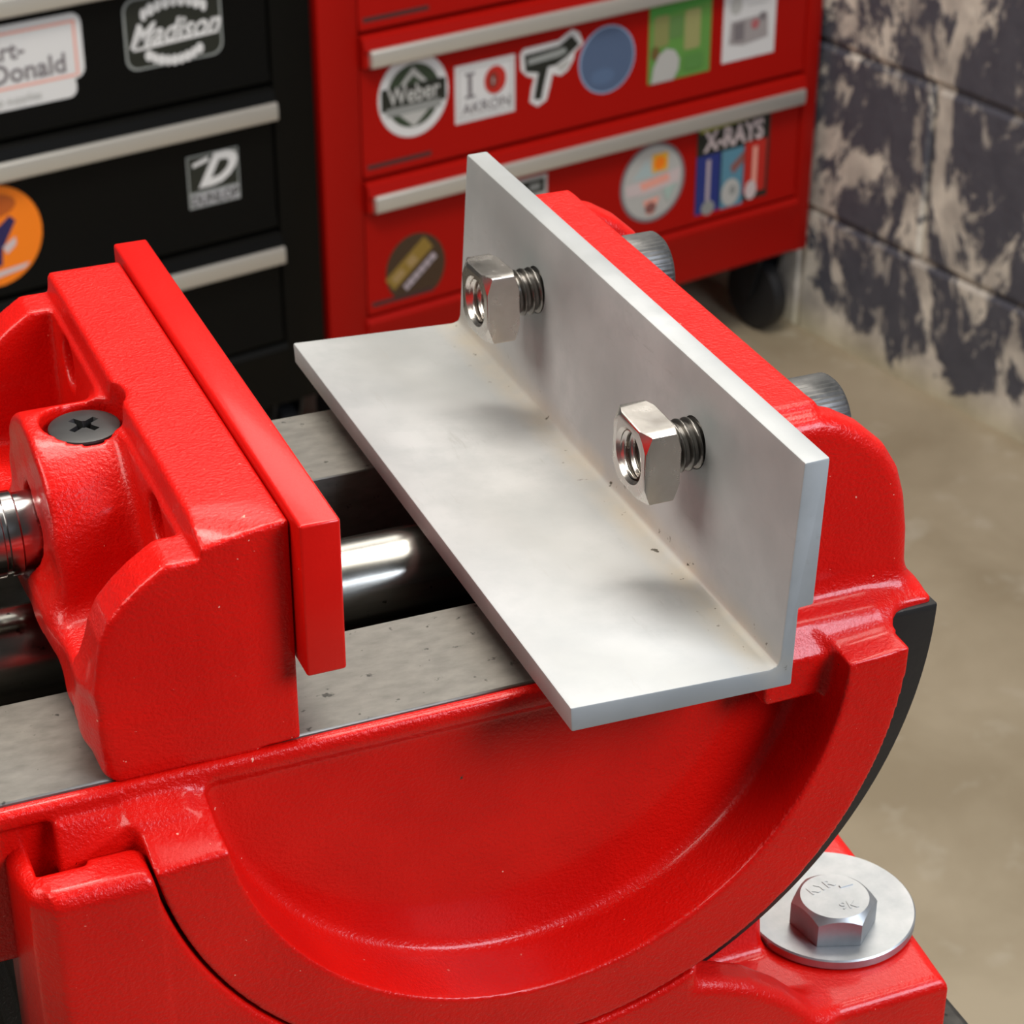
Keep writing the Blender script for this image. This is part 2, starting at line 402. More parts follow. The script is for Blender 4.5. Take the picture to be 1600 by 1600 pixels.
for c in range(len(HB)-1):
    off = -185 if c % 2 == 1 else -185+203
    k = -5
    while off+k*406 < 690:
        y0 = off+k*406+2.5; y1 = off+(k+1)*406-2.5; k += 1
        if y0 > 690 or (HB[c] > -200 and y1 < -1400): continue
        y1 = min(y1, 690)
        cab_obj(block_bm(y0, y1, HB[c]+(-12 if c == 0 else 2.5), HB[c+1]-2.5, c*50+k), 'block', WALL, core, smooth=30)

# ------------------------------------------------------------------ printed stickers (flat print, one mesh with several inks)
def disc(cx, cz, rx, rz=None, n=40, a0=0, rot=0):
    rz = rz or rx; out = []
    for k in range(n):
        t = a0+2*math.pi*k/n; x, z = rx*math.cos(t), rz*math.sin(t)
        out.append((cx+x*math.cos(rot)-z*math.sin(rot), cz+x*math.sin(rot)+z*math.cos(rot)))
    return out
def rect(x0, x1, z0, z1, r=0):
    if not r: return [(x0, z0), (x1, z0), (x1, z1), (x0, z1)]
    out = []
    for cx, cz, a in ((x1-r, z0+r, -90), (x1-r, z1-r, 0), (x0+r, z1-r, 90), (x0+r, z0+r, 180)):
        for k in range(5):
            t = math.radians(a+22.5*k); out.append((cx+r*math.cos(t), cz+r*math.sin(t)))
    return out
_txt = {}
def text_polys(s, size, bold=0, shear=0, sx=1):
    key = (s, size, bold, shear, sx)
    if key in _txt: return _txt[key]
    cu = bpy.data.curves.new('t', 'FONT'); cu.body = s; cu.size = size; cu.offset = bold; cu.shear = shear
    cu.align_x = 'CENTER'; cu.align_y = 'CENTER'; cu.resolution_u = 3
    o = bpy.data.objects.new('t', cu); COL.objects.link(o); dg = bpy.context.evaluated_depsgraph_get()
    me = bpy.data.meshes.new_from_object(o.evaluated_get(dg))
    vs = [(v.co.x*sx, v.co.y) for v in me.vertices]; ps = [list(p.vertices) for p in me.polygons]
    bpy.data.objects.remove(o); bpy.data.curves.remove(cu); bpy.data.meshes.remove(me)
    _txt[key] = (vs, ps); return vs, ps
class Sticker:
    def __init__(s, y): s.v = []; s.f = []; s.m = []; s.mats = []; s.y = y; s.l = 0
    def mi(s, m):
        if m not in s.mats: s.mats.append(m)
        return s.mats.index(m)
    def shape(s, poly, mat, thick=False):
        n = len(s.v); s.l += 1; y = s.y-.5-.12*s.l
        s.v += [(p[0], y, p[1]) for p in poly]; s.f.append(list(range(n, n+len(poly)))); s.m.append(s.mi(mat))
        if thick:
            n2 = len(s.v); s.v += [(p[0], s.y+.2, p[1]) for p in poly]; k = len(poly)
            for i in range(k): s.f.append([n+i, n+(i+1) % k, n2+(i+1) % k, n2+i]); s.m.append(s.mi(mat))
    def text(s, t, cx, cz, size, mat, bold=0, shear=0, sx=1, rot=0, arc=None):
        s.l += 1; y = s.y-.5-.12*s.l
        if arc:                                   # (radius, start angle deg, step deg) characters one by one on an arc
            R, a0, st = arc
            for i, ch in enumerate(t):
                a = math.radians(a0-st*i); vs, ps = text_polys(ch, size, bold)
                r = (a-math.pi/2) if R > 0 else (a+math.pi/2)
                s._put(vs, ps, cx+abs(R)*math.cos(a), cz+abs(R)*math.sin(a), r, y, mat)
            return
        vs, ps = text_polys(t, size, bold, shear, sx); s._put(vs, ps, cx, cz, rot, y, mat)
    def _put(s, vs, ps, cx, cz, r, y, mat):
        n = len(s.v); s.v += [(cx+x*math.cos(r)-z*math.sin(r), y, cz+x*math.sin(r)+z*math.cos(r)) for x, z in vs]
        for p in ps: s.f.append([n+i for i in p]); s.m.append(s.mi(mat))
    def make(s, label, parent, name='sticker'):
        me = bpy.data.meshes.new(name); me.from_pydata([(a*S, b*S, c*S) for a, b, c in s.v], [], s.f)
        me.polygons.foreach_set('material_index', s.m); me.update()
        return tag(link(name, me, s.mats, parent), label)

# ------------------------------------------------------------------ tool cabinets
def cabinet(name, label, x0, x1, mat, handles, side_l, side_r, hx0, hx1, stickfn, badges):
    """handles: top z of each drawer handle strip, going down; drawers hang from z+18 to the next"""
    root = bpy.data.objects.new(name, None); COL.objects.link(root); root.empty_display_size = .1; root.matrix_world = CABM
    tag(root, label, 'tool cabinet')
    top, bot = 120, -962
    cab_obj(box_bm(x0, x0+side_l-2, -4, 455, bot, top, 2.5), 'frame_post', mat, root, 40)
    cab_obj(box_bm(x1-side_r+2, x1, -4, 455, bot, top, 2.5), 'frame_post', mat, root, 40)
    cab_obj(box_bm(x0+side_l-6, x1-side_r+6, 440, 455, bot, top, 1), 'back_panel', mat, root)
    cab_obj(box_bm(x0, x1, -4, 455, top, top+14, 3), 'top_panel', mat, root, 40)
    # bottom rail with a soft folded lip
    prof = [(-3, -891), (-7, -896), (-7, -903), (-4, -912), (-4, bot+4), (-1, bot), (440, bot), (440, bot+10), (14, bot+10), (14, -891)]
    cab_obj(prism_bm(prof, x0+side_l-3, x1-side_r+3, 'X'), 'bottom_rail', mat, root, 30)
    drawers = []
    for i, hz in enumerate(handles):
        nxt = handles[i+1] if i+1 < len(handles) else None
        zt = hz+13; zb = (nxt+17) if nxt is not None else -888
        # side profile: lip above the handle, flat face, folded lower edge
        prof = [(30, zt), (-4, zt), (-9, zt-3), (-13, hz-1), (-10, hz-1.5), (-10, hz-19), (-3, hz-20.5), (-1, hz-24), (-1, zb+14), (-3, zb+5), (-3, zb+1), (0, zb), (30, zb)]
        d = cab_obj(prism_bm(prof, x0+side_l, x1-side_r, 'X'), 'drawer', mat, root, 25)
        bx = cab_obj(box_bm(x0+side_l+12, x1-side_r-12, 28, 420, zb+6, zt-12), 'drawer_box', mat, d)
        hp = [(-14.5, hz-.5), (-16.5, hz-2), (-17, hz-10), (-16.5, hz-18), (-14.5, hz-19.5), (-9, hz-19.5), (-9, hz-.5)]
        cab_obj(prism_bm(hp, hx0, hx1, 'X', .8), 'handle', HANDLE, d, 35)
        if badges and zb < 0:
            cab_obj(box_bm(x0+side_l+5, x0+side_l+85, -2.2, 0, zb+8, zb+13.5, .7), 'badge_strip', SLOT, d)
        drawers.append(d)
    stickfn(drawers)
    # casters
    for cxp in (x0+40, x1-34):
        for cy in (45, 400):
            c = cab_obj(box_bm(cxp-30, cxp+30, cy-38, cy+38, bot-5, bot, 1), 'caster', FRAMEDK, root)
            for s in (-1, 1):
                cab_obj(prism_bm([(cy-26, bot-5), (cy+26, bot-5), (cy+14, bot-66), (cy, bot-74), (cy-10, bot-66)], cxp+s*17-2, cxp+s*17+2, 'X'), 'fork', FRAMEDK, c)
            wb = lathe_bm([(10, -11), (36, -11), (46, -9), (48, 0), (46, 9), (36, 11), (10, 11)], 36, 'X', (cxp, cy, ZF+48))
            cab_obj(wb, 'wheel', RUBBER, c, 40)
    return root
def red_stickers(dr):
    d = dr[3]; Y = -1.0
    s = Sticker(Y); cx, cz = 113, -652; s.shape(disc(cx, cz, 43.5, 45), WHITE, True); s.shape(disc(cx, cz, 33.5, 34.5), DKGREEN)
    s.shape([(cx-27, cz+2), (cx, cz+31), (cx+27, cz+2)], PALE); s.shape([(cx-20, cz+6), (cx, cz+22), (cx+20, cz+6)], DKGREEN); s.shape([(cx-22, cz-15), (cx, cz-34), (cx+22, cz-15)], PALE)
    s.shape(rect(cx-40, cx+40, cz-12, cz+13, 3), BLACK); s.shape(rect(cx-34, cx+34, cz-18, cz-9), GREY)
    s.text('Weber', cx, cz+2, 27, PALE, .5, 0, .82)
    s.make('round white sticker with a dark green badge and pale lettering', d)
    s = Sticker(Y); x0, x1, z0, z1 = 165, 242, -695.5, -632; cx = 203.5; s.shape(rect(x0, x1, z0, z1), WHITE, True)
    for b in ((x0+4, x1-4, z1-5, z1-4.2), (x0+4, x1-4, z0+4.2, z0+5), (x0+4, x0+4.8, z0+4, z1-4), (x1-4.8, x1-4, z0+4, z1-4)): s.shape(rect(*b), GREY)
    s.shape(rect(177, 190, -644, -641.5), MIDG); s.shape(rect(181, 186, -668, -642), MIDG); s.shape(rect(177, 190, -669, -666.5), MIDG)
    s.shape(disc(216, -655, 14, 15.5), PRED); s.shape(disc(213, -655, 6, 9), pm('deep_red', (.22, .03, .02))); s.shape(rect(212.2, 214, -659, -652), PALE)
    s.text('AKRON', cx+1, -681, 17, MIDG, .0, 0, 1.05)
    s.make('square white sticker with I, a red ring and AKRON', d)
    s = Sticker(Y)                                # dark hand drill silhouette with a white outline
    o = [(249, -634), (254, -629), (300, -628), (318, -619), (327, -624), (333, -637), (322, -645), (320, -653), (312, -664), (303, -668), (292, -664), (289, -676), (284, -692), (272, -697), (262, -690), (264, -676), (268, -664), (258, -660), (250, -652)]
    s.shape(o, WHITE, True)
    s.shape([(254, -636), (300, -634), (317, -625), (328, -637), (312, -648), (296, -655), (286, -655), (281, -673), (277, -690), (267, -688), (270, -672), (273, -659), (256, -655)], BLACK)
    s.shape([(296, -656), (316, -650), (312, -660), (303, -664)], PALE)
    s.shape([(259, -648), (259, -641), (308, -637), (311, -643), (300, -646)], SILV)
    s.make('white edged sticker shaped like a black pistol grip tool', d)
    s = Sticker(Y); s.shape(disc(366, -662, 38.5, 38.5), LBLUE, True); s.shape(disc(366, -662, 36.5, 36.5), BLUE)
    s.shape(disc(360, -680, 16, 9), pm('dim_blue', (.10, .16, .28)))
    s.make('round blue sticker right of the tool shaped sticker', d)
    s = Sticker(Y); s.shape(rect(424, 513, -703, -614), GREEN, True)
    s.shape([(424, -614), (513, -614), (513, -622), (470, -624), (424, -630)], pm('bright_green', (.07, .30, .05)))
    s.shape(rect(430, 452, -662, -626, 4), pm('olive', (.25, .26, .09))); s.shape(rect(474, 497, -672, -626, 4), LGREEN); s.shape(rect(452, 472, -655, -630, 3), pm('leaf', (.12, .24, .07)))
    s.shape(disc(433, -668, 6, 8), pm('umber', (.16, .10, .03)))
    s.shape([(428, -703), (431, -684), (438, -671), (449, -665), (461, -669), (468, -680), (467, -692), (460, -703)], PALE)
    s.shape(rect(474, 502, -696, -678, 3), pm('leaf2', (.10, .26, .06)))
    s.make('green square sticker with a pale rounded shape low at its left', d)
    s = Sticker(Y); s.shape(rect(531, 609, -699, -600), WHITE, True); s.shape(disc(549, -634, 9, 11), PALE)
    s.shape(rect(566, 600, -629, -627), PALE); s.shape(rect(566, 596, -637, -635.5), PALE)
    s.shape([(542, -652), (596, -650), (598, -678), (560, -682), (540, -678)], pm('warm_grey', (.36, .33, .33))); s.shape([(546, -655), (562, -654), (562, -676), (547, -676)], MIDG)
    s.shape(disc(578, -660, 6), pm('dull_red', (.45, .13, .14))); s.shape(rect(584, 594, -657, -648), MIDG)
    s.make('white rectangular sticker with a grey picture beside the green one', d)
    d = dr[4]
    s = Sticker(Y); cx, cz = 436, -822; s.shape(disc(cx, cz, 47, 48), MIDG, True); s.shape(disc(cx, cz, 43, 44), PALE)
    s.shape([(cx-30, cz+8), (cx-10, cz+30), (cx, cz+8)], pm('ice', (.42, .52, .53))); s.shape(rect(cx-2, cx+21, cz+12, cz+34, 2), YEL); s.shape(disc(cx+9, cz+22, 8), ORANGE)
    s.shape([(cx-40, cz+4), (cx+10, cz+6), (cx+40, cz+12), (cx+38, cz-8), (cx-10, cz-12), (cx-38, cz-10)], PINKW); s.shape([(cx-20, cz+3), (cx+22, cz+8), (cx+24, cz-2), (cx-16, cz-7)], SALMON)
    s.shape([(cx-14, cz-20), (cx+10, cz-18), (cx+2, cz-38), (cx-8, cz-38)], SALMON); s.shape(disc(cx-3, cz-30, 8, 7), PLUM); s.shape([(cx+14, cz-10), (cx+36, cz-6), (cx+22, cz-28)], pm('mint', (.40, .52, .47)))
    s.make('round pale sticker with a yellow and orange square in it', d)
    s = Sticker(Y); x0, x1, z0, z1 = 500, 611, -884, -764; s.shape(rect(x0, x1, z0, z1), BLACK, True); s.shape([(x0+4, -778), (x1-2, -772), (x1-2, -764), (x0+4, -766)], LIME)
    s.text('X-RAYS', 556, -791, 33, PINKW, 1.3, 0, .80)
    s.shape(rect(x0, 536, z0, -806), ROYAL); s.shape(rect(538, 572, z0+3, -806), TEAL); s.shape([(551, -828), (572, -812), (572, -826), (556, -838)], PLUM); s.shape(rect(573, 606, -868, -803), PRED)
    s.shape(rect(515, 521, -872, -812), LILAC); s.shape(disc(519, -872, 10, 9), GREY)
    s.shape(disc(553, -860, 14, 17), PALE); s.shape(disc(556, -858, 5, 6), GREY); s.shape(rect(585, 592, -866, -810), SALMON); s.shape(disc(584, -864, 9, 12), PINKW)
    s.make('black, blue and red sticker reading X-RAYS', d)
    s = Sticker(Y); cx, cz = 111, -847; s.shape(disc(cx, cz, 38, 40), BROWN, True)
    a = math.radians(38)
    def rr(x0, x1, z0, z1, m): s.shape([(cx+x*math.cos(a)-z*math.sin(a), cz+x*math.sin(a)+z*math.cos(a)) for x, z in ((x0, z0), (x1, z0), (x1, z1), (x0, z1))], m)
    rr(-34, 30, 2, 20, GOLD); rr(-28, -12, 6, 15, pm('tan', (.36, .24, .10))); rr(-4, 8, 5, 16, pm('tan', (.36, .24, .10))); rr(-24, 26, -11, -3, LILAC)
    for k in range(5): rr(-20+9*k, -17+9*k, -9.5, -4.5, MIDG)
    s.make('round dark brown sticker with gold and lilac bands', d)
    s = Sticker(Y); s.shape(rect(228, 286, -801, -777), PALE, True); s.shape(rect(232, 282, -797, -781), BLACK)
    s.shape(rect(262, 276, -793, -785), GREY); s.make('small black and grey label behind the aluminium angle', d)
def black_stickers(dr):
    Y = -1.0; d = dr[3]
    s = Sticker(Y)                                # white outlined emblem with script lettering
    cx, cz = -157, -531
    o = rect(cx-52, cx+52, cz-34, cz+36, 12); s.shape(o, SILV, True); s.shape(rect(cx-50, cx+50, cz-32, cz+34, 11), BLACK)
    s.text('Madison', cx, cz-2, 31, WHITE, .8, .45, .92); s.shape([(cx-44, cz-12), (cx+46, cz-9), (cx+46, cz-12), (cx-44, cz-15)], WHITE)
    
    for k in range(9):                            # the two lines of worn, unreadable lettering
        a = math.radians(122-8.2*k); s.shape(disc(cx+58*math.cos(a), cz-30+58*math.sin(a), 3.4+1.2*(k % 2), 6.2), WHITE)
        a = math.radians(236+8.0*k); s.shape(disc(cx+50*math.cos(a), cz+20+50*math.sin(a), 3.2+1.2*((k+1) % 2), 5.4), WHITE)
    s.make('white line emblem with slanted script on the upper black drawer', d)
    s = Sticker(Y); s.shape(rect(-520, -252, -560, -497, 10), WHITE, True); s.shape(rect(-500, -262, -577, -556, 8), WHITE, True)
    for b in ((-500, -258, -506, -503.5), (-500, -262, -557.5, -555), (-261, -258.5, -557, -504)): s.shape(rect(*b), SALMON)
    s.text('Stewart-', -352, -522, 24, MIDG, .5); s.text('MacDonald', -330, -543, 26, MIDG, .5); s.text('guitar shop supplies', -342, -568, 11, PALE, .1)
    s.make('white sticker with a thin pink border and grey lettering at the left edge', d)
    d = dr[4]
    s = Sticker(Y); x0, x1, z0, z1 = -154, -96.5, -718, -663; cx = (x0+x1)/2
    s.shape(rect(x0, x1, z0, z1), SILV, True); s.shape(rect(x0+1.5, x1-1.5, -701, z1-1.5), BLACK); s.text('D', cx, -682.5, 43, WHITE, 2.2, .55, 1.05); s.shape([(x0+6, -671), (x0+24, -666), (x0+24, -671), (x0+6, -675)], WHITE)
    s.shape(rect(x0+2, x1-2, z0+1.5, -703), pm('light_grey', (.40, .40, .42))); s.text('DUNLOP', cx, -710.5, 15, BLACK, .25, 0, .88)
    s.make('small square black and silver sticker with a slanted letter D', d)
    s = Sticker(Y); cx, cz = -362, -697; s.shape(disc(cx, cz, 50, 51), ORANGE, True); s.shape(disc(cx-4, cz+30, 30, 13), pm('burnt', (.50, .10, .01)))
    s.shape([(cx-12, cz-34), (cx+6, cz-30), (cx+8, cz-14), (cx+24, cz+12), (cx+18, cz+18), (cx-4, cz+2), (cx-14, cz-6)], NAVY)
    s.shape([(cx+8, cz-12), (cx+22, cz-4), (cx+22, cz-12), (cx+12, cz-20)], PINKW); s.shape([(cx-30, cz-46), (cx+28, cz-38), (cx+34, cz-33), (cx-30, cz-38)], PINKW)
    s.make('round orange sticker with a dark blue figure', d)
cabinet('tool_cabinet', 'red rolling tool cabinet covered with stickers, next to the peeling wall', 0, 680, CABRED,
        [-131, -289, -443, -590, -748], 49, 24, 55, 651, red_stickers, True)
cabinet('tool_cabinet', 'black rolling tool cabinet with pale drawer handles, left of the red one', -692, -7, CABBLK,
        [-158, -312, -467, -621, -776], 49, 49, -635, -56, black_stickers, False)

# ------------------------------------------------------------------ the vise
vise = empty('angle_vise', (26, 50, -122)); tag(vise, 'red cast iron tilting machine vise bolted down in the foreground, holding the aluminium angle', 'vise')
C0 = (26.6, -34.0)
# --- moving jaw casting
xs = ar((-37, -4, .42)); ys = ar((2, 14, .42), (14, 34, .6), (34, 64, .45), (64, 98, .6)); zs = ar((-37.5, 0.5, .42))
X, Y, Z = g3(xs, ys, zs)
F = sbox(X, Y, Z, -17.6, -5.75, 4, 95.6, -36, -1.16, .5)
F = smin(F, sbox(X, Y, Z, -18.9, -8, 4, 95.6, -36, -1.9, .4), .3)
rib = spoly(X, Z, [(-17, -2.1), (-20, -3.2), (-23, -4.7), (-26, -6.7), (-28.5, -8.8), (-30.6, -11.1), (-32, -14), (-32.8, -17.5), (-33.5, -22), (-31.2, -36), (-12, -36), (-12, -1.9)])
F = smin(F, ext(rib, Y, 4, 11.8, .8), .8); F = smin(F, ext(rib, Y, 87.8, 95.6, .8), .8)
hous = ext(np.sqrt((Y-50)**2+(Z+21.8)**2)-17.6, X, -31.4, -15, 1.0)
body = sbox(X, Y, Z, -33.2, -12, 4.5, 95, -36, -26.5, 1.5)
F = smin(F, smin(hous, body, 7), 2.4)
F = smin(F, ext(spoly(X, Z, [(-33.5, -31), (-33.5, -22), (-30, -19), (-18, -13), (-12, -12), (-12, -34)]), Y, 8, 16, 2), 5)
F = smax(F, Z+4.4-(X > -17.9)*40., 0)         # flat top of the screw boss
pocket = np.sqrt((X+22.7)**2+(Y-49.6)**2)-6.3
F = np.maximum(F, -np.maximum(pocket, -(Z+9.0)))
F = np.maximum(F, -(np.maximum(np.sqrt((X+22.7)**2+(Y-49.6)**2)-3.2, -(Z+14))))
for hy, hz in ((24.0, -9.5), (78.0, -9.5)):    # screw counterbores in the front wall
    F = np.maximum(F, -np.maximum(np.sqrt((Y-hy)**2+(Z-hz)**2)-4.2, X+15.5))
F = np.maximum(F, -sbox(X, Y, Z, -40, 0, 29.5, 72.5, -60, -31.5, 1))
F = np.maximum(F, -(np.sqrt((Y-51)**2+(Z+43.5)**2)-9.0))
F = np.maximum(F, -np.maximum(np.sqrt((Y-50.3)**2+(Z+21.6)**2)-6.9, X+30))
F = smax(F, np.maximum(4.0-Y, Y-95.6), .5)
dent = (np.sin(X*.61+Y*.23)*np.sin(Y*.41-Z*.5)+np.sin(X*.3-Z*.73+2)*np.sin(Y*.57))*.16*np.clip((-19.5-X)/3, 0, 1)*np.clip((-6-Z)/4, 0, 1)*np.clip((Y-11)/3, 0, 1)*np.clip((88-Y)/3, 0, 1)
F = np.maximum(F, Z+1.16+(np.clip(-6-X, 0, 12)/12)**1.3*1.9*np.clip((13-Y)/9, 0, 1)**2)
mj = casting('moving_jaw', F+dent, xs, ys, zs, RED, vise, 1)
def vpart(bm, name, mat, parent, smooth=30, label=None):
    o = fin(bm, name, mat, parent, smooth)
    if label: o['label'] = label
    return o
bm = box_bm(-5.6, 0, 0, 100, -23.3, 0, .45, 3)
vpart(bm, 'jaw_plate', REDM, mj, 40)
# countersunk cross recess screw in the boss
hb = lathe_bm([(3, -3.0), (5.0, -1.0), (5.25, -.35), (5.15, -.05), (4.6, .12), (2.5, .22), (.3, .25)], 64, 'Z')
cross = bmesh.new()
for ang in (0, 90):
    b2 = prism_bm([(-2.9, .9), (2.9, .9), (1.1, -2.6), (-1.1, -2.6)], -.55, .55, 'Y')
    bmesh.ops.rotate(b2, cent=(0, 0, 0), matrix=Matrix.Rotation(math.radians(ang), 3, 'Z'), verts=b2.verts)
    hb = boolean(hb, b2, 'DIFFERENCE')
c2 = lathe_bm([(.5, -2.8), (1.25, .9)], 8, 'Z'); hb = boolean(hb, c2, 'DIFFERENCE')
bmesh.ops.rotate(hb, cent=(0, 0, 0), matrix=Matrix.Rotation(math.radians(35), 3, 'Z'), verts=hb.verts)
bmesh.ops.translate(hb, vec=(-22.7, 49.6, -5.9), verts=hb.verts)
vpart(hb, 'countersunk_screw', BLACKOX, mj, 30, 'black cross recess screw')
cross.free()
# lead screw and guide rod
vpart(lathe_bm([(6.35, -150), (6.35, -36.8), (6.0, -36.6), (6.0, -36.1), (6.4, -35.9), (6.4, -34.3), (5.9, -34), (5.9, -31)], 72, 'X', (0, 50.3, -21.6)), 'lead_screw', CHROME, vise, 30)
vpart(lathe_bm([(8.0, -150), (8.0, 66)], 96, 'X', (0, 51, -43.6)), 'guide_rod', ROD, vise, 30)
# --- carriage casting with fixed jaw and half ring
xs = ar((-118, -54, 2.5), (-54, 97, .46)); ys = ar((-9.2, 13.5, .44), (13.5, 84, 1.6), (84, 98.5, .55)); zs = ar((-94, 1, .46))
X, Y, Z = g3(xs, ys, zs)
R2 = np.sqrt((X-C0[0])**2+(Z-C0[1])**2)
F = np.maximum(ext(R2-57.2, Y, 3.6, 96.4, .6), Z+36.6)
F = smin(F, sbox(X, Y, Z, -140, 40, 4.6, 95.5, -62, -36.9, .5), .8)
F = smin(F, sbox(X, Y, Z, -140, 62, 3.0, 97, -39.4, -36.5, 1.1), 1.2)           # thin lip beside the ways
lipf = spoly(Y, Z, [(9, -36.6), (5.0, -36.6), (2.1, -39.0), (-.4, -40.2), (-.4, -48), (9, -48)])
zd = np.minimum(-39.9+.55*(X+31), -40.2)
lipf = np.maximum(ext(lipf, X, -41, -23, .5), (Z+39.0-np.clip((2.1-Y)/2.5, 0, 1.5)*(zd+39.0))*.9)
F = smin(F, lipf, 1.0)
ztop = -41.3+.064*X
ring = np.maximum(ext(np.maximum(R2-57.4, 47.3-R2), Y, -8, 5.5, .25), (Z-ztop-(Y+8)*(.35-.0024*(X+30)))*.95)
F = smin(F, ring, 2.2)
F = smin(F, ext(spoly(Y, Z, [(10, -34.1), (.6, -34.1), (-3.2, -37.2), (-3.2, -44), (10, -44)]), X, 62.6, 82.8, .8), 2.0)
jaw = [(64.9, -2.0), (73.5, -2.0), (77, -3), (81.3, -5.6), (85.1, -9.1), (87.7, -13.3), (89.2, -18), (90.2, -24), (91, -38), (64.9, -38)]
jp = spoly(X, Z, jaw)
F = smin(F, ext(jp, Y, 4.0, 11.0, 2.6), 2.4); F = smin(F, ext(jp, Y, 89, 96, 2.6), 2.4)
F = smin(F, sbox(X, Y, Z, 64.9, 74.3, 7.5, 96, -40, -1.0, .5), 1.6)
F = smin(F, sbox(X, Y, Z, 62.7, 70, 4.1, 96, -40, -22.3, .3), .0)
F = smin(F, sbox(X, Y, Z, 66, 92.6, .4, 97, -35.5, -33.9, .7), 5.0)
F = np.maximum(F, -sbox(X, Y, Z, -140, 63, 5.15, 28.35, -60, -30, 0)); F = np.maximum(F, -sbox(X, Y, Z, -140, 63, 73.9, 97.5, -60, -30, 0))
F = np.maximum(F, -sbox(X, Y, Z, -140, 63, 26, 76, -120, -30, 0))
F = np.maximum(F, np.where((Z > -22.1) & (X > 55), 65.0+(Z+22)*.0345-X, -99.0))
for by, bz in ((19.7, -11.0), (79.6, -11.2)):
    F = np.maximum(F, -np.maximum(np.sqrt((Y-by)**2+(Z-bz)**2)-4.2, np.abs(X-70)-10))
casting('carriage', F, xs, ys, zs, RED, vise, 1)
# --- ways
def way(y0, y1):
    pr = [(y0, -59.5), (y0, -36.1), (y1, -36.1), (y1, -59.5)]
    vpart(prism_bm([(a, b) for a, b in pr], -150, 62.9, 'X', .25, 1), 'slide_way', WAY, vise, 40)
way(5.25, 28.2); way(74.0, 97.4)
# --- dark half flange behind the ring
def flange():
    pts = []; 
    a0 = math.asin((-.6)/66.5); 
    zt = lambda x: (-41.3+.064*x) if x < 26 else -34.9
    for r, rev in ((66.6, False), (52.0, True)):
        arc = []
        for k in range(0, 97):
            a = math.radians(2+(-184)*k/96); arc.append((C0[0]+r*math.cos(a), C0[1]+r*math.sin(a)))
        arc = [p for p in arc if p[1] < (zt(p[0]) if p[0] > 26 else -44.0)]
        xa = C0[0]+math.sqrt(max(0, r*r-(zt(C0[0]+r)-C0[1])**2)); xb = C0[0]-math.sqrt(max(0, r*r-(zt(C0[0]-r)-C0[1])**2))
        arc = [(xa, zt(xa))]+arc+([(-40.0, -46.5), (-31, -43.5)] if not rev else [(xb, -39.9)])
        pts += arc[::-1] if rev else arc
    bm = prism_bm(pts, -.35, 9.5, 'Y', .3, 2)
    return bm
def flange_mat():
    m, nt, b = new_mat('bare_and_painted_flange'); co = coords(nt)
    sp = nd(nt, 'ShaderNodeSeparateXYZ'); nt.links.new(co, sp.inputs[0])
    n = noise(nt, co, 90, 4)
    f = ramp(nt, math_(nt, 'ADD', math_(nt, 'MULTIPLY', sp.outputs[0], 20), math_(nt, 'MULTIPLY', n, .4)), [(.0, 0.), (.2, 1.)])
    nt.links.new(mixc(nt, f, (.60, .006, .004), (.016, .014, .013)), b.inputs['Base Color']); b.inputs['Roughness'].default_value = .42
    bump(nt, b, noise(nt, co, 500, 3), .3, .0002); return m
vpart(flange(), 'ring_flange', flange_mat(), vise, 35, 'bare dark steel flange behind the red half ring')
# --- base casting
xs = ar((-50, 105, .5)); ys = ar((-9.2, 15, .45), (15, 112, 1.8)); zs = ar((-123.5, -42, .5))
X, Y, Z = g3(xs, ys, zs); R2 = np.sqrt((X-C0[0])**2+(Z-C0[1])**2)
front = [(-44.2, -43.2), (-10, -43.2), (52, -60), (52, -89.5), (56.5, -91), (62, -93.5), (68, -98), (74, -104), (77, -106), (77, -122), (-44.2, -122)]
pf = spoly(X, Z, front)
F = smax(ext(pf, Y, -8.2, -1.0, 2.2), 57.95-R2, .4)
F = smin(F, smax(np.maximum(ext(spoly(X, Y, [(-43.6, -8.2), (-46.4, -5), (-47.6, 2), (-47.6, 12), (-30, 12), (-30, -8.2)]), Z, -122, -43.2, 2.4), -9), 57.95-R2, .4), .6)
F = smin(F, smax(ext(spoly(X, Z, [(-44, -58), (70, -58), (74, -108), (-44, -108)]), Y, 10.8, 98, 1), 57.95-R2, .4), .8)
lug = spoly(X, Y, [(-47, -7.4), (98.6, -7.4), (99.6, 4), (101, 20), (101.9, 37), (99, 58), (92, 80), (88, 108), (-47, 108)])
foot = ext(lug, Z, -122, -105, 2.0)
F = smin(F, foot, 2.4)
F = np.maximum(F, -np.maximum(R2-67.6, np.abs(Y-4.75)-5.9))
F = np.maximum(F, -sbox(X, Y, Z, -44.6, -38, -2.4, 6.5, -62, -30, 0))
F = np.maximum(F, -np.maximum(np.sqrt((X-87)**2+(Y-12)**2)-4.6, -110-Z-20))
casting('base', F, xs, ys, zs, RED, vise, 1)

# ------------------------------------------------------------------ aluminium angle held by two bolts
prof = [(27.8, -29.7), (58.4, -31.2), (59.6, -30.9), (60.0, -29.8), (61.7, 1.2), (65.6, 1.3), (64.75, -21.9), (62.45, -22.0), (62.15, -34.7), (28.0, -33.7)]
bm = prism_bm(prof, -11.6, 112.8, 'Y', .35, 2, sel=lambda e: True)
for by, bz in ((19.7, -10.9), (79.6, -11.2)):
    bm = boolean(bm, lathe_bm([(4.05, 55), (4.05, 70)], 48, 'X', (0, by, bz)), 'DIFFERENCE')
ang = fin(bm, 'aluminium_angle', ALU, None, 35); tag(ang, 'long silvery aluminium angle bar bolted against the fixed jaw of the red vise', 'angle bar')

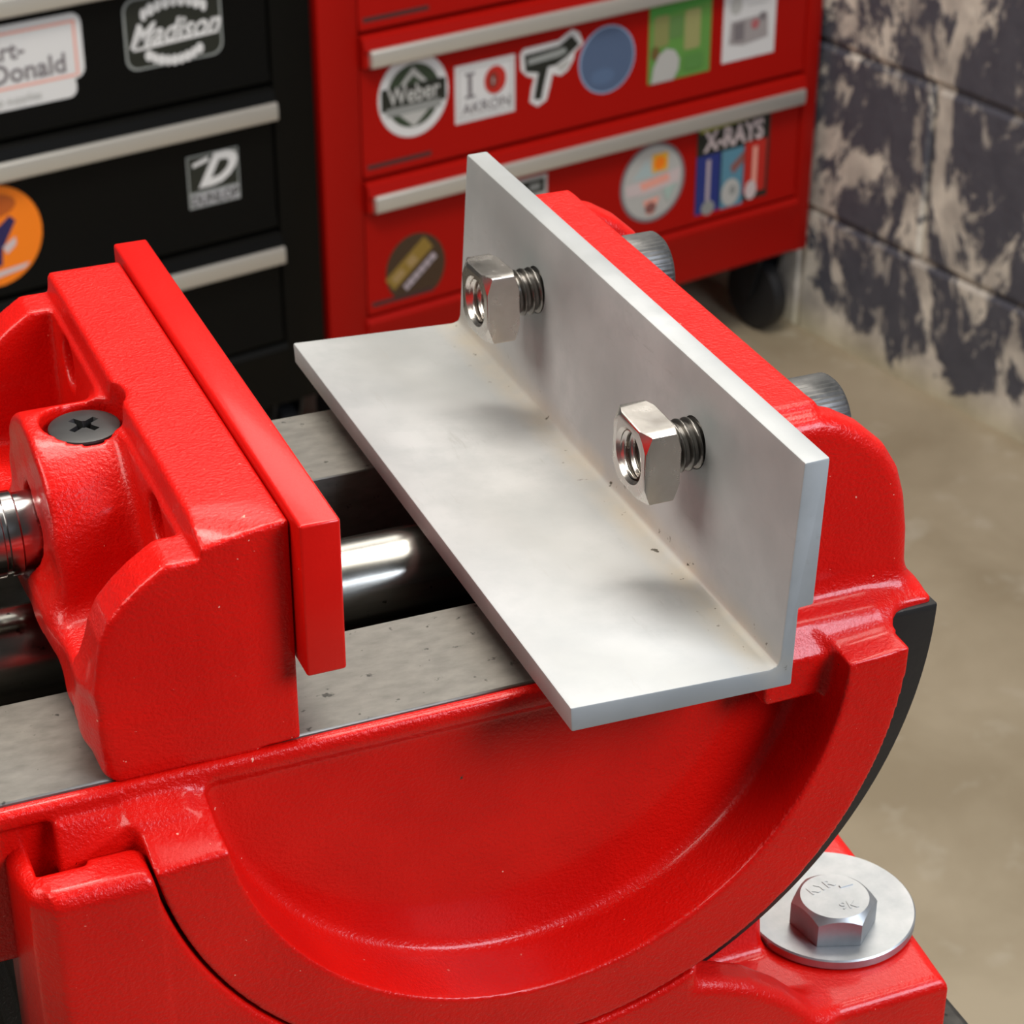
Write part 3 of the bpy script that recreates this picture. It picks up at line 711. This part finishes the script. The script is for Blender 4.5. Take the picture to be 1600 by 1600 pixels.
def cap_bolt(y, z, label):
    root = empty('socket_head_bolt', (74.4, y, z)); tag(root, label, 'bolt', 'socket head bolts through the fixed jaw')
    n = 144
    prof = [(5.9, 74.35), (6.5, 75.0), (6.5, 83.6), (5.9, 84.4), (3.6, 84.4), (3.4, 81.2), (.2, 81.0)]
    kn = lambda k, i: (1+.022*(1 if k % 3 == 0 else -1 if k % 3 == 1 else 0)) if i in (1, 2) else 1
    vpart(lathe_bm(prof, n, 'X', (0, y, z), True, kn), 'bolt_head', KNURL, root, 60)
    vpart(lathe_bm([(3.3, 53.4), (3.75, 54.0), (3.45, 54.2), (3.45, 75)], 48, 'X', (0, y, z)), 'shank', THREAD, root, 30)
    vpart(helix_bm(3.2, 4.0, 1.42, 53.6, 67, (0, y, z), 48, 10), 'thread', THREAD, root, 50)
    return root
cap_bolt(19.7, -10.9, 'dark knurled socket head bolt nearer the camera, holding the nearer square nut')
cap_bolt(79.6, -11.2, 'dark knurled socket head bolt farther from the camera, holding the farther square nut')
def square_nut(y, z, s, rot, label, x0=50.0, x1=55.8):
    root = empty('square_nut', (x1, y, z)); tag(root, label, 'nut', 'square nuts on the aluminium angle')
    h = s/2
    b = box_bm(0, x1-x0, -h, h, -h, h, .25, 2)
    cone = lathe_bm([(h*1.09, -.001), (h*1.09, 0.0), (h*1.46, 1.2), (h*1.46, x1-x0-1.2), (h*1.09, x1-x0), (h*1.09, x1-x0+.001)], 96, 'X')
    b = boolean(b, cone, 'INTERSECT')
    hole = lathe_bm([(4.35, -1), (4.35, 0), (3.85, .55), (3.85, 8)], 64, 'X')
    b = boolean(b, hole, 'DIFFERENCE')
    M = Matrix.Translation((x0, y, z)) @ Matrix.Rotation(math.radians(rot), 4, 'X')
    bmesh.ops.transform(b, matrix=M, verts=b.verts)
    vpart(b, 'nut_body', NICKEL, root, 24)
    vpart(helix_bm(3.88, 3.35, 1.42, .5, x1-x0-.2, (x0, y, z), 48, 10), 'inner_thread', NICKEL, root, 50)
    return root
square_nut(18.7, -10.4, 11.2, 1.5, 'shiny square nut on the nearer bolt, with a dull top face')
square_nut(79.5, -11.4, 11.6, -3, 'shiny square nut on the farther bolt, at the far end of the aluminium angle')

# ------------------------------------------------------------------ hold-down washer and hex bolt on the foot of the base
wc = (88.4, 14.6)
bm = lathe_bm([(5.2, -104.95), (14.1, -104.95), (14.5, -104.6), (14.5, -103.2), (14.25, -102.95), (5.2, -102.95)], 128, 'Z', (wc[0], wc[1], 0), False)
bm2 = bm
o = fin(bm2, 'flat_washer', ZINC, None, 30); tag(o, 'broad zinc plated flat washer on the right foot of the vise', 'washer')
hx = empty('hex_bolt', (86.7, 10.6, -102.9)); tag(hx, 'zinc plated hex head bolt standing on the broad flat washer', 'bolt')
R_ = 12.6/2/math.cos(math.pi/6)
hexp = [(R_*math.cos(math.radians(60*k-20)), R_*math.sin(math.radians(60*k-20))) for k in range(6)]
hb = prism_bm(hexp, 0, 5.4, 'Z')
hb = boolean(hb, lathe_bm([(7.6, -.5), (7.6, 3.9), (5.75, 5.4), (5.7, 6)], 96, 'Z'), 'INTERSECT')
bmesh.ops.translate(hb, vec=(86.7, 10.6, -102.9), verts=hb.verts)
vpart(hb, 'hex_head', ZINC, hx, 22)
def raised(txt, cx, cy, size, rot, par):
    vs, ps = text_polys(txt, size, .03); bm = bmesh.new(); r = math.radians(rot)
    V = [bm.verts.new((cx+x*math.cos(r)-y*math.sin(r), cy+x*math.sin(r)+y*math.cos(r), -97.62)) for x, y in vs]
    for p in ps:
        try: bm.faces.new([V[i] for i in p])
        except ValueError: pass
    res = bmesh.ops.extrude_face_region(bm, geom=list(bm.faces))
    bmesh.ops.translate(bm, vec=(0, 0, .22), verts=[v for v in res['geom'] if isinstance(v, bmesh.types.BMVert)])
    vpart(bm, 'head_mark', ZINC, par, 30)
raised('KYR', 85.6, 13.4, 2.7, 10, hx); raised('9K', 87.6, 7.6, 2.6, -8, hx)
bmesh_dash = box_bm(88.6, 91, 12.0, 12.6, -97.6, -97.3); vpart(bmesh_dash, 'head_mark', ZINC, hx)
vpart(lathe_bm([(3.9, -125), (3.9, -102.5)], 32, 'Z', (86.7, 10.6, 0)), 'shank', ZINC, hx)

# ------------------------------------------------------------------ machine table under the vise
tb = empty('machine_table', (0, 60, ZF)); tag(tb, 'dark cast iron machine table, one chipped corner showing under the vise foot', 'table')
vpart(prism_bm([(-90, -3), (108.2, -3), (108.2, 130), (-90, 130)], -150, -122.1, 'Z', 1.6, 3), 'table_top', CASTDK, tb, 40)
vpart(lathe_bm([(120, ZF), (120, ZF+20), (60, ZF+40), (38, ZF+80), (38, -185), (70, -150)], 48, 'Z', (5, 60, 0)), 'pedestal', CASTDK, tb, 40)
